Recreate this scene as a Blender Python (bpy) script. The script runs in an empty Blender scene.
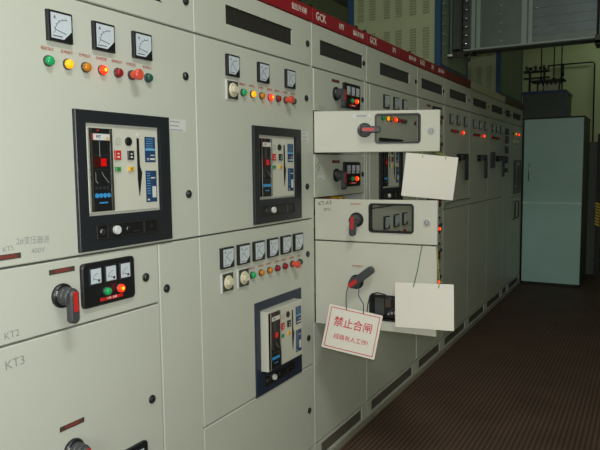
import bpy, bmesh, math, random
from mathutils import Vector, Matrix
random.seed(7)
S = bpy.context.scene
COL = S.collection
PI = math.pi

# ------------------------------------------------------------------ camera
cd = bpy.data.cameras.new('camera')
cd.sensor_width = 36.0
cd.lens = 36.0 * 619.669 / 600.0
cd.clip_start = 0.05
cam = bpy.data.objects.new('camera', cd)
COL.objects.link(cam)
cam.matrix_world = Matrix(((0.489755, 0.085943, -0.867614, 0.0),
                           (-0.871791, 0.035765, -0.48857, -1.4),
                           (-0.010959, 0.995658, 0.092441, 1.501),
                           (0, 0, 0, 1)))
S.camera = cam

# ------------------------------------------------------------------ world, light, exposure
S.view_settings.view_transform = 'Standard'
S.view_settings.look = 'None'
S.view_settings.gamma = 1.0
S.view_settings.use_curve_mapping = False
S.view_settings.exposure = 0.0
W = bpy.data.worlds.new('world')
S.world = W
W.use_nodes = True
W.node_tree.nodes['Background'].inputs[0].default_value = (0.55, 0.75, 0.55, 1)
W.node_tree.nodes['Background'].inputs[1].default_value = 0.05


def lamp(name, kind, loc, energy, col, target=None, size=None, size_y=None, spot=None):
    ld = bpy.data.lights.new(name, kind)
    ld.energy = energy
    ld.color = col
    if kind == 'AREA':
        ld.shape = 'RECTANGLE'
        ld.size = size
        ld.size_y = size_y or size
    elif size is not None:
        ld.shadow_soft_size = size
    if spot:
        ld.spot_size = spot[0]
        ld.spot_blend = spot[1]
    lo = bpy.data.objects.new(name, ld)
    lo.location = loc
    if target is not None:
        lo.rotation_euler = (Vector(target) - Vector(loc)).to_track_quat('-Z', 'Y').to_euler()
    COL.objects.link(lo)
    return lo


# the camera's own flash, just above the lens
lamp('camera_flash', 'POINT', (0.0, -1.42, 1.57), 76.0, (0.94, 0.965, 1.0), size=0.03)
# daylight through the window in the near wall
lamp('window_daylight', 'AREA', (-2.9, -1.7, 1.9), 60.0, (1.0, 1.0, 0.93), (1.5, -0.2, 1.2), 2.0, 1.6)
# ceiling fittings: one over the near aisle, one dim greenish one at the far wall
lamp('ceiling_lamp', 'AREA', (0.5, -1.8, 4.1), 56.0, (0.95, 0.98, 0.93), (0.5, -1.8, 0), 1.2, 0.3)
lamp('ceiling_lamp', 'AREA', (11.4, -1.2, 4.1), 5.5, (0.85, 1.0, 0.70), (12.2, -0.6, 2), 1.2, 0.3)


# ------------------------------------------------------------------ materials
def srgb(c):
    return tuple(((v / 255) / 12.92 if v / 255 <= 0.04045 else ((v / 255 + 0.055) / 1.055) ** 2.4) for v in c)


MATS = {}


def mat(name, rgb, rough=0.5, metal=0.0, noise=0.0, scale=8.0, emit=None, es=0.0, coat=0.0, spec=0.5, bump=0.0, bscale=60):
    if name in MATS:
        return MATS[name]
    m = bpy.data.materials.new(name)
    m.use_nodes = True
    nt = m.node_tree
    b = nt.nodes['Principled BSDF']
    c = srgb(rgb) + (1,)
    b.inputs['Base Color'].default_value = c
    b.inputs['Roughness'].default_value = rough
    b.inputs['Metallic'].default_value = metal
    b.inputs['Specular IOR Level'].default_value = spec
    if coat:
        b.inputs['Coat Weight'].default_value = coat
        b.inputs['Coat Roughness'].default_value = 0.05
    if noise or bump:
        tc = nt.nodes.new('ShaderNodeTexCoord')
        no = nt.nodes.new('ShaderNodeTexNoise')
        no.inputs['Scale'].default_value = scale
        no.inputs['Detail'].default_value = 5
        nt.links.new(tc.outputs['Object'], no.inputs['Vector'])
        if noise:
            mx = nt.nodes.new('ShaderNodeMixRGB')
            mx.inputs[1].default_value = tuple(v * (1 - noise) for v in c[:3]) + (1,)
            mx.inputs[2].default_value = tuple(min(1, v * (1 + noise)) for v in c[:3]) + (1,)
            nt.links.new(no.outputs['Fac'], mx.inputs[0])
            nt.links.new(mx.outputs[0], b.inputs['Base Color'])
        if bump:
            n2 = nt.nodes.new('ShaderNodeTexNoise')
            n2.inputs['Scale'].default_value = bscale
            bp = nt.nodes.new('ShaderNodeBump')
            bp.inputs['Strength'].default_value = bump
            bp.inputs['Distance'].default_value = 0.002
            nt.links.new(tc.outputs['Object'], n2.inputs['Vector'])
            nt.links.new(n2.outputs['Fac'], bp.inputs['Height'])
            nt.links.new(bp.outputs[0], b.inputs['Normal'])
    if emit:
        b.inputs['Emission Color'].default_value = srgb(emit) + (1,)
        b.inputs['Emission Strength'].default_value = es
    MATS[name] = m
    return m


PAINT = mat('cabinet_paint', (198, 200, 189), 0.42, noise=0.05, scale=3, bump=0.05)
DOORP = mat('door_paint', (200, 199, 186), 0.45, noise=0.08, scale=5, bump=0.05)
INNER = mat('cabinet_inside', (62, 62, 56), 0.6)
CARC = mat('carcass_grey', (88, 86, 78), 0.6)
BLACK = mat('black_plastic', (24, 25, 28), 0.4)
BEZEL = mat('bezel_black', (34, 37, 42), 0.38, noise=0.1)
NAVY = mat('bezel_navy', (38, 48, 68), 0.4, noise=0.1)
GRILLE = mat('grille_dark', (44, 42, 38), 0.6)
WHITE = mat('meter_face', (205, 213, 222), 0.25, coat=0.4)
INK = mat('ink_dark', (60, 62, 72), 0.5)
PANELW = mat('breaker_face', (206, 205, 192), 0.4)
CHROME = mat('chrome', (190, 190, 190), 0.2, metal=1.0)
STEEL = mat('lock_steel', (95, 95, 95), 0.35, metal=0.8)
REDP = mat('red_plastic', (200, 40, 38), 0.4)
REDBUT = mat('red_button', (222, 84, 62), 0.4)
CREAM = mat('cream_knob', (215, 208, 180), 0.4)
BANDRED = mat('band_red', (150, 30, 40), 0.45, noise=0.1)
BANDRUST = mat('band_rust', (112, 52, 40), 0.6, noise=0.35, scale=14)
BANDBROWN = mat('band_brown', (96, 70, 54), 0.6, noise=0.15)
BANDCREAM = mat('band_cream', (196, 190, 165), 0.35, noise=0.08)
LETTER = mat('letter_white', (225, 222, 215), 0.5)
LETRED = mat('letter_red', (176, 62, 52), 0.6)
PLATE = mat('nameplate_brown', (78, 62, 56), 0.5)
STICK = mat('paper_sticker', (214, 214, 212), 0.6)
PENCIL = mat('pencil', (148, 150, 148), 0.7)
MARKER = mat('marker_ink', (70, 70, 68), 0.7)
BLUELAB = mat('label_blue', (38, 66, 104), 0.4)
BLUELIT = mat('label_sky', (110, 175, 225), 0.4)
BLUEDOT = mat('key_blue', (60, 150, 215), 0.4)
GREENB = mat('tag_green', (60, 150, 70), 0.4)
YELB = mat('tag_yellow', (228, 180, 40), 0.4)
DISP = mat('display_red', (190, 10, 20), 0.3, emit=(230, 10, 25), es=0.25)
CARD = mat('card_white', (232, 226, 216), 0.55, noise=0.04, scale=12)
SIGNW = mat('sign_white', (228, 222, 212), 0.4)
SIGNR = mat('sign_red', (205, 45, 55), 0.45)
STRB = mat('string_blue', (70, 95, 120), 0.8)
STRG = mat('string_green', (70, 110, 85), 0.8)
STRY = mat('string_yellow', (150, 145, 60), 0.8)
GALV = mat('galvanised', (92, 102, 98), 0.42, metal=0.55, noise=0.25, scale=5)
GALVD = mat('galvanised_dark', (70, 76, 74), 0.5, metal=0.5, noise=0.2)
IRON = mat('dark_iron', (44, 42, 38), 0.55, metal=0.3)
BLUEF = mat('frame_blue', (34, 68, 104), 0.45)
CREAMP = mat('cream_panel', (160, 168, 134), 0.5, noise=0.05)
SLOT = mat('vent_slot', (136, 138, 108), 0.6)
SIDEP = mat('side_panel', (120, 136, 118), 0.5, noise=0.12, scale=3)
BLUEG = mat('blue_grey_paint', (172, 212, 206), 0.4, noise=0.08, scale=4, bump=0.1, bscale=20)
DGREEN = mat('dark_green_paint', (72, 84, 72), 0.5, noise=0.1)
WALLM = mat('wall_plaster', (196, 204, 166), 0.8, noise=0.06, scale=2)
CEILM = mat('ceiling_plaster', (150, 155, 140), 0.9)
COPPER = mat('copper_bar', (200, 130, 60), 0.3, metal=0.9)
ORANGE = mat('orange_wire', (230, 150, 40), 0.5)
HAZY = mat('hazard_yellow', (245, 200, 30), 0.5)
PORC = mat('porcelain', (205, 205, 195), 0.3)

L_GREEN = mat('lamp_green', (30, 160, 95), 0.25, emit=(20, 150, 80), es=0.12)
L_DGREEN = mat('lamp_dark_green', (40, 88, 76), 0.25)
L_YELLOW = mat('lamp_yellow', (250, 180, 30), 0.25, emit=(255, 165, 10), es=0.75)
L_AMBER = mat('lamp_amber', (205, 130, 30), 0.25)
L_RED = mat('lamp_red', (150, 30, 34), 0.25)
L_LIT = mat('lamp_lit_red', (255, 60, 20), 0.25, emit=(255, 30, 8), es=3.0)
L_CORE = mat('lamp_lit_core', (255, 170, 40), 0.25, emit=(255, 150, 20), es=2.2)
L_RIM = mat('lamp_rim', (70, 72, 70), 0.4, metal=0.4)
LAMPM = {'g': L_GREEN, 'd': L_DGREEN, 'y': L_YELLOW, 'a': L_AMBER, 'r': L_RED, 'L': L_LIT}


def floor_material():
    m = bpy.data.materials.new('rubber_mat')
    m.use_nodes = True
    nt = m.node_tree
    b = nt.nodes['Principled BSDF']
    b.inputs['Roughness'].default_value = 0.65
    b.inputs['Specular IOR Level'].default_value = 0.25
    tc = nt.nodes.new('ShaderNodeTexCoord')
    wv = nt.nodes.new('ShaderNodeTexWave')
    wv.bands_direction = 'Y'
    wv.inputs['Scale'].default_value = 12.0
    wv.inputs['Distortion'].default_value = 0.0
    nt.links.new(tc.outputs['Object'], wv.inputs['Vector'])
    no = nt.nodes.new('ShaderNodeTexNoise')
    no.inputs['Scale'].default_value = 3
    nt.links.new(tc.outputs['Object'], no.inputs['Vector'])
    mx = nt.nodes.new('ShaderNodeMixRGB')
    mx.inputs[1].default_value = srgb((86, 66, 56)) + (1,)
    mx.inputs[2].default_value = srgb((122, 98, 84)) + (1,)
    nt.links.new(wv.outputs['Fac'], mx.inputs[0])
    m2 = nt.nodes.new('ShaderNodeMixRGB')
    m2.blend_type = 'MULTIPLY'
    m2.inputs[0].default_value = 0.5
    nt.links.new(mx.outputs[0], m2.inputs[1])
    nt.links.new(no.outputs['Fac'], m2.inputs[2])
    nt.links.new(m2.outputs[0], b.inputs['Base Color'])
    bp = nt.nodes.new('ShaderNodeBump')
    bp.inputs['Strength'].default_value = 0.5
    bp.inputs['Distance'].default_value = 0.003
    nt.links.new(wv.outputs['Fac'], bp.inputs['Height'])
    nt.links.new(bp.outputs[0], b.inputs['Normal'])
    return m


# ------------------------------------------------------------------ mesh collector
class MB:
    """collects faces with material slots; local frame: x along the face, -y outward, z up"""
    def __init__(s):
        s.v = []; s.f = []; s.m = []; s.mats = []; s.sm = []

    def mi(s, m):
        if m not in s.mats:
            s.mats.append(m)
        return s.mats.index(m)

    def add(s, vs, fs, m, smooth=False):
        o = len(s.v); k = s.mi(m)
        s.v += [tuple(v) for v in vs]
        for f in fs:
            s.f.append([i + o for i in f]); s.m.append(k); s.sm.append(smooth)
        return s

    def box(s, x0, x1, y0, y1, z0, z1, m, ch=0.0):
        if ch:
            return s.plate(x0, x1, z0, z1, y0, y1, m, ch=ch)
        vs = [(x, y, z) for x in (x0, x1) for y in (y0, y1) for z in (z0, z1)]
        fs = [(0, 1, 3, 2), (4, 6, 7, 5), (0, 4, 5, 1), (2, 3, 7, 6), (0, 2, 6, 4), (1, 5, 7, 3)]
        return s.add(vs, fs, m)

    def prism(s, pts, y0, y1, m, ch=0.0, smooth=False):
        """pts: (x,z) outline, front at y0"""
        n = len(pts)
        if ch:
            cx = sum(p[0] for p in pts) / n; cz = sum(p[1] for p in pts) / n
            w = max(abs(p[0] - cx) for p in pts); h = max(abs(p[1] - cz) for p in pts)
            inn = [(cx + (p[0] - cx) * (1 - ch / w), cz + (p[1] - cz) * (1 - ch / h)) for p in pts]
            vs = [(p[0], y0, p[1]) for p in inn] + [(p[0], y0 + ch, p[1]) for p in pts] + [(p[0], y1, p[1]) for p in pts]
            fs = [tuple(range(n)), tuple(range(3 * n - 1, 2 * n - 1, -1))]
            for r in (0, n):
                fs += [(r + i, r + n + i, r + n + (i + 1) % n, r + (i + 1) % n) for i in range(n)]
        else:
            vs = [(p[0], y0, p[1]) for p in pts] + [(p[0], y1, p[1]) for p in pts]
            fs = [tuple(range(n)), tuple(range(2 * n - 1, n - 1, -1))]
            fs += [(i, n + i, n + (i + 1) % n, (i + 1) % n) for i in range(n)]
        return s.add(vs, fs, m)

    def disc(s, x, z, r, y0, y1, m, n=24, ch=0.0, r1=None):
        """cylinder along y, front at y0"""
        r1 = r if r1 is None else r1
        rings = [(y1, r1)]
        if ch:
            rings += [(y0 + ch, r), (y0, r - ch)]
        else:
            rings += [(y0, r)]
        vs = []; fs = []
        for (yy, rr) in rings:
            vs += [(x + rr * math.cos(2 * PI * i / n), yy, z + rr * math.sin(2 * PI * i / n)) for i in range(n)]
        for k in range(len(rings) - 1):
            fs += [(k * n + i, k * n + (i + 1) % n, (k + 1) * n + (i + 1) % n, (k + 1) * n + i) for i in range(n)]
        fs += [tuple(range((len(rings) - 1) * n, len(rings) * n)), tuple(range(n - 1, -1, -1))]
        return s.add(vs, fs, m)

    def dome(s, x, z, r, y0, depth, m, n=20, k=5):
        """rounded cap pointing to -y from base y0"""
        vs = []; fs = []
        for j in range(k):
            a = j / k * PI / 2
            rr = r * math.cos(a); yy = y0 - depth * math.sin(a)
            vs += [(x + rr * math.cos(2 * PI * i / n), yy, z + rr * math.sin(2 * PI * i / n)) for i in range(n)]
        vs.append((x, y0 - depth, z))
        for j in range(k - 1):
            fs += [(j * n + i, j * n + (i + 1) % n, (j + 1) * n + (i + 1) % n, (j + 1) * n + i) for i in range(n)]
        fs += [((k - 1) * n + i, (k - 1) * n + (i + 1) % n, k * n) for i in range(n)]
        fs.append(tuple(range(n - 1, -1, -1)))
        return s.add(vs, fs, m, True)

    def plate(s, x0, x1, z0, z1, y0, y1, m, hole=None, ch=0.0025):
        """sheet panel with a chamfered rim and, if given, a rectangular hole"""
        def ring(a0, a1, b0, b1, y):
            return [(a0, y, b0), (a1, y, b0), (a1, y, b1), (a0, y, b1)]
        vs = ring(x0, x1, z0, z1, y1) + ring(x0, x1, z0, z1, y0 + ch) + ring(x0 + ch, x1 - ch, z0 + ch, z1 - ch, y0)
        fs = []
        for r in (0, 4):
            fs += [(r + i, r + (i + 1) % 4, r + 4 + (i + 1) % 4, r + 4 + i) for i in range(4)]
        if hole:
            hx0, hx1, hz0, hz1 = hole
            vs += ring(hx0, hx1, hz0, hz1, y0) + ring(hx0, hx1, hz0, hz1, y1)
            fs += [(8 + i, 8 + (i + 1) % 4, 12 + (i + 1) % 4, 12 + i) for i in range(4)]
            fs += [(12 + i, 12 + (i + 1) % 4, 16 + (i + 1) % 4, 16 + i) for i in range(4)]
            fs += [(16 + i, 16 + (i + 1) % 4, (i + 1) % 4, i) for i in range(4)]
        else:
            fs += [(8, 9, 10, 11), (3, 2, 1, 0)]
        return s.add(vs, fs, m)

    def ringplate(s, outer, inner, y0, y1, m):
        n = len(outer)
        vs = [(p[0], y0, p[1]) for p in outer] + [(p[0], y0, p[1]) for p in inner] + \
             [(p[0], y1, p[1]) for p in outer] + [(p[0], y1, p[1]) for p in inner]
        fs = []
        for i in range(n):
            j = (i + 1) % n
            fs += [(i, j, n + j, n + i), (2 * n + i, 3 * n + i, 3 * n + j, 2 * n + j),
                   (i, 2 * n + i, 2 * n + j, j), (n + i, n + j, 3 * n + j, 3 * n + i)]
        return s.add(vs, fs, m)

    def tube(s, pts, r, m, n=8):
        pts = [Vector(p) for p in pts]
        vs = []; fs = []
        for i, p in enumerate(pts):
            d = (pts[min(i + 1, len(pts) - 1)] - pts[max(i - 1, 0)]).normalized()
            up = Vector((0, 0, 1)) if abs(d.z) < 0.9 else Vector((1, 0, 0))
            a = d.cross(up).normalized(); b = d.cross(a)
            vs += [tuple(p + a * r * math.cos(2 * PI * k / n) + b * r * math.sin(2 * PI * k / n)) for k in range(n)]
        for i in range(len(pts) - 1):
            fs += [(i * n + k, i * n + (k + 1) % n, (i + 1) * n + (k + 1) % n, (i + 1) * n + k) for k in range(n)]
        fs += [tuple(range(n - 1, -1, -1)), tuple(range((len(pts) - 1) * n, len(pts) * n))]
        return s.add(vs, fs, m, True)

    def stroke(s, pts, w, y, m):
        """flat marks on a face, pts (x,z)"""
        for (a, b) in zip(pts[:-1], pts[1:]):
            dx, dz = b[0] - a[0], b[1] - a[1]
            l = math.hypot(dx, dz) or 1
            nx, nz = -dz / l * w / 2, dx / l * w / 2
            vs = [(a[0] - nx, y, a[1] - nz), (b[0] - nx, y, b[1] - nz), (b[0] + nx, y, b[1] + nz), (a[0] + nx, y, a[1] + nz)]
            s.add(vs, [(0, 1, 2, 3)], m)
        return s

    def text(s, body, size, x, z, y, m, align='CENTER', rot=0.0, th=0.0004, sx=1.0, bold=0.0):
        c = bpy.data.curves.new('lettering', 'FONT')
        c.body = body; c.size = size; c.align_x = align; c.align_y = 'CENTER'
        c.resolution_u = 2
        c.extrude = th
        c.offset = bold
        o = bpy.data.objects.new('lettering', c)
        COL.objects.link(o)
        me = bpy.data.meshes.new_from_object(o.evaluated_get(bpy.context.evaluated_depsgraph_get()))
        ca, sa = math.cos(rot), math.sin(rot)
        vs = []
        for v in me.vertices:
            u, w = v.co.x * sx, v.co.y
            vs.append((x + u * ca - w * sa, y - v.co.z, z + u * sa + w * ca))
        s.add(vs, [tuple(p.vertices) for p in me.polygons], m)
        bpy.data.objects.remove(o); bpy.data.curves.remove(c); bpy.data.meshes.remove(me)
        return s

    def mesh(s, name):
        me = bpy.data.meshes.new(name)
        me.from_pydata(s.v, [], s.f)
        for m in s.mats:
            me.materials.append(m)
        for i, p in enumerate(me.polygons):
            p.material_index = s.m[i]
            p.use_smooth = s.sm[i]
        me.update()
        b = bmesh.new(); b.from_mesh(me)
        bmesh.ops.recalc_face_normals(b, faces=b.faces)
        b.to_mesh(me); b.free()
        return me

    def build(s, name, parent=None, loc=(0, 0, 0), rz=0.0):
        return place(name, s.mesh(name), parent, loc, rz)


def place(name, me, parent=None, loc=(0, 0, 0), rz=0.0, ry=0.0):
    o = bpy.data.objects.new(name, me)
    COL.objects.link(o)
    o.parent = parent
    o.location = loc
    o.rotation_euler = (0, ry, rz)
    return o


def thing(name, label, cat, loc=(0, 0, 0), group=None):
    o = bpy.data.objects.new(name, None)
    o.empty_display_size = 0.1
    COL.objects.link(o)
    o.location = loc
    return tag(o, label, cat, group)


def tag(o, label, cat, group=None):
    o['label'] = label; o['category'] = cat
    if group:
        o['group'] = group
    return o


def struct(name, b):
    o = b.build(name)
    o['kind'] = 'structure'
    return o


def rrect(x0, x1, z0, z1, r, n=5):
    pts = []
    for (cx, cz, a0) in ((x1 - r, z1 - r, 0), (x0 + r, z1 - r, 90), (x0 + r, z0 + r, 180), (x1 - r, z0 + r, 270)):
        for i in range(n + 1):
            a = math.radians(a0 + 90 * i / n)
            pts.append((cx + r * math.cos(a), cz + r * math.sin(a)))
    return pts[::-1]


# ------------------------------------------------------------------ shared small parts (each mesh is made once, placed many times)
def meter_mesh(w, h=None, needle=-35, simple=False):
    h = h or w
    b = MB()
    b.plate(0, w, 0, h, -0.012, 0.0, BLACK, ch=0.0015)
    f = 0.10 * w
    cut = 0.30 * w
    b.prism([(f, f * 0.9), (w - f - cut, f * 0.9), (w - f * .7, f * 0.9 + cut), (w - f * .7, h - f * .8), (f, h - f * .8)], -0.0128, -0.0115, WHITE)
    y = -0.0132
    cx, cz = w * 0.70, h * 0.28
    R = w * 0.46
    pts = [(cx - R * math.sin(math.radians(a)), cz + R * math.cos(math.radians(a))) for a in range(-8, 99, 12)]
    b.stroke(pts, w * 0.018, y, INK)
    for a in range(0, 91, 18):
        sa, ca = math.sin(math.radians(a)), math.cos(math.radians(a))
        b.stroke([(cx - R * sa, cz + R * ca), (cx - R * 1.12 * sa, cz + R * 1.12 * ca)], w * 0.02, y, INK)
    sa, ca = math.sin(math.radians(needle)), math.cos(math.radians(needle))
    b.stroke([(cx, cz), (cx + R * sa, cz + R * ca)], w * 0.022, y - 0.0002, BLACK)
    b.stroke([(f * 1.5, h * 0.17), (w * 0.55, h * 0.17)], w * 0.03, y, INK)
    if not simple:
        b.text('A', w * 0.16, w * 0.25, h * 0.77, y, INK)
    return b.mesh('meter')


M_METER = meter_mesh(0.080, needle=-78)
M_METER_MID = meter_mesh(0.080, needle=-50)
M_SMALL = meter_mesh(0.044, 0.050, needle=-75, simple=True)


def lamp_mesh(c, r=0.0125):
    b = MB()
    b.disc(0, 0, r * 1.18, -0.006, 0, L_RIM, n=20, ch=0.001)
    b.disc(0, 0, r, -0.012, -0.005, LAMPM[c], n=20)
    b.dome(0, 0, r, -0.0119, 0.007, LAMPM[c])
    if c == 'L':
        b.dome(0, 0, r * 0.55, -0.0155, 0.0045, L_CORE)
    return b.mesh('indicator_lamp')


M_LAMP = {c: lamp_mesh(c) for c in LAMPM}
M_LAMPS = {c: lamp_mesh(c, 0.0115) for c in LAMPM}


def button_mesh():
    b = MB()
    b.disc(0, 0, 0.015, -0.008, 0, L_RIM, n=20)
    b.disc(0, 0, 0.012, -0.030, -0.007, REDBUT, n=20)
    b.disc(0, 0, 0.0165, -0.040, -0.028, REDBUT, n=20, ch=0.003)
    return b.mesh('push_button')


M_BUTTON = button_mesh()


def lock_mesh():
    b = MB()
    b.disc(0, 0, 0.014, -0.006, 0, BLACK, n=20, ch=0.002)
    b.disc(0, 0, 0.009, -0.008, -0.005, STEEL, n=20, ch=0.001)
    b.box(-0.0015, 0.0015, -0.0085, -0.007, -0.006, 0.006, BLACK)
    return b.mesh('lock')


M_LOCK = lock_mesh()


def keylock_mesh():
    b = MB()
    sil = mat('silver_lock', (205, 205, 208), 0.3, metal=0.2)
    b.disc(0, 0, 0.017, -0.008, 0, sil, n=24, ch=0.003)
    b.disc(0, 0, 0.011, -0.0085, -0.007, STEEL, n=20)
    b.disc(0, 0, 0.009, -0.010, -0.007, sil, n=20, ch=0.002)
    b.box(-0.006, 0.006, -0.0106, -0.009, -0.0015, 0.0015, INK)
    return b.mesh('key_lock')


M_KEY = keylock_mesh()


def selector_mesh():
    b = MB()
    b.plate(-0.036, 0.036, -0.038, 0.038, -0.004, 0, STICK, ch=0.001)
    b.plate(-0.028, 0.036, -0.034, 0.034, -0.008, -0.003, INNER, ch=0.001)
    b.disc(0.002, 0, 0.027, -0.014, -0.007, CREAM, n=24, ch=0.003)
    b.prism(rrect(-0.018, 0.020, -0.012, 0.014, 0.010), -0.026, -0.013, CREAM, ch=0.003)
    return b.mesh('selector_switch')


M_SEL = selector_mesh()


def rotary_meshes():
    """(base disc, lever) of a rotary isolator; lever hangs along -z"""
    b = MB()
    b.disc(0, 0, 0.034, -0.012, 0, BLACK, n=32, ch=0.004)
    b.disc(0, 0, 0.026, -0.030, -0.011, mat('grey_plastic', (66, 68, 70), 0.45), n=32, ch=0.004)
    b.text('ON', 0.010, -0.024, 0.010, -0.0125, LETTER, rot=PI / 2)
    l = MB()
    l.disc(0, 0, 0.024, -0.044, -0.028, mat('grey_plastic', (66, 68, 70)), n=28, ch=0.003)
    l.prism(rrect(-0.015, 0.015, -0.072, 0.020, 0.013), -0.056, -0.036, mat('grey_plastic', (66, 68, 70)), ch=0.004)
    l.prism(rrect(-0.007, 0.007, -0.040, 0.016, 0.003), -0.0575, -0.0555, REDP)
    return b.mesh('rotary_switch'), l.mesh('lever')


M_ROT, M_LEVER = rotary_meshes()


def long_lever_mesh():
    l = MB()
    g = mat('grey_plastic', (66, 68, 70))
    l.disc(0, 0, 0.026, -0.044, -0.028, g, n=28, ch=0.003)
    l.prism(rrect(-0.018, 0.018, -0.124, 0.024, 0.016), -0.058, -0.036, g, ch=0.004)
    l.prism(rrect(-0.009, 0.009, -0.026, 0.022, 0.003), -0.0595, -0.0575, REDP)
    return l.mesh('lever')


M_LONG = long_lever_mesh()


def rotary(parent, x, z, ang=0.0, y=0.0, long=False):
    r = place('rotary_switch', M_ROT, parent, (x, y, z))
    place('lever', M_LONG if long else M_LEVER, r, (0, 0, 0), 0, ang)
    return r


def meter_panel(parent, x, z, y=0.0, w=0.205, h=0.130, lit=True):
    """rounded black plate with three small meters and two lamps; x,z lower left. Sub-part level only when parent is a part"""
    b = MB()
    b.prism(rrect(0, w, 0, h, 0.012), -0.012, 0, BLACK, ch=0.003)
    y2 = -0.0123
    for i in range(3):
        mx = 0.022 + i * 0.058
        b.plate(mx, mx + 0.046, 0.064, 0.116, -0.016, -0.011, BEZEL, ch=0.001)
        b.plate(mx + 0.004, mx + 0.042, 0.069, 0.112, -0.0168, -0.0155, WHITE, ch=0.0003)
        cx, cz = mx + 0.030, 0.078
        pts = [(cx - 0.020 * math.sin(math.radians(a)), cz + 0.020 * math.cos(math.radians(a))) for a in range(0, 91, 15)]
        b.stroke(pts, 0.0012, -0.0171, INK)
        b.stroke([(cx, cz), (cx - 0.018, cz + 0.006)], 0.0014, -0.0172, INK)
        b.box(cx - 0.001, cx + 0.007, -0.0174, -0.0165, cz - 0.005, cz + 0.002, INK)
    b.box(0.060, 0.150, -0.0128, -0.011, 0.012, 0.022, REDP)
    b.text('分闸   合闸', 0.008, 0.105, 0.017, -0.0131, LETTER)
    p = b.build('meter_panel', parent, (x, y, z))
    return p


def panel_lamps(parent, x, z, y=0.0, lit=True):
    place('indicator_lamp', M_LAMPS['g'], parent, (x + 0.083, y - 0.012, z + 0.040))
    place('indicator_lamp', M_LAMPS['L' if lit else 'r'], parent, (x + 0.136, y - 0.012, z + 0.040))


def nameplate(parent, x, z, w=0.085, h=0.014, y=0.0, body='进线柜操作', bg=None, fg=None):
    b = MB()
    b.box(-w / 2, w / 2, -0.0015, 0, -h / 2, h / 2, bg or PLATE)
    b.text(body, h * 0.72, 0, 0, -0.002, fg or LETRED, th=0.0001)
    return b.build('nameplate', parent, (x, y, z))


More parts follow.
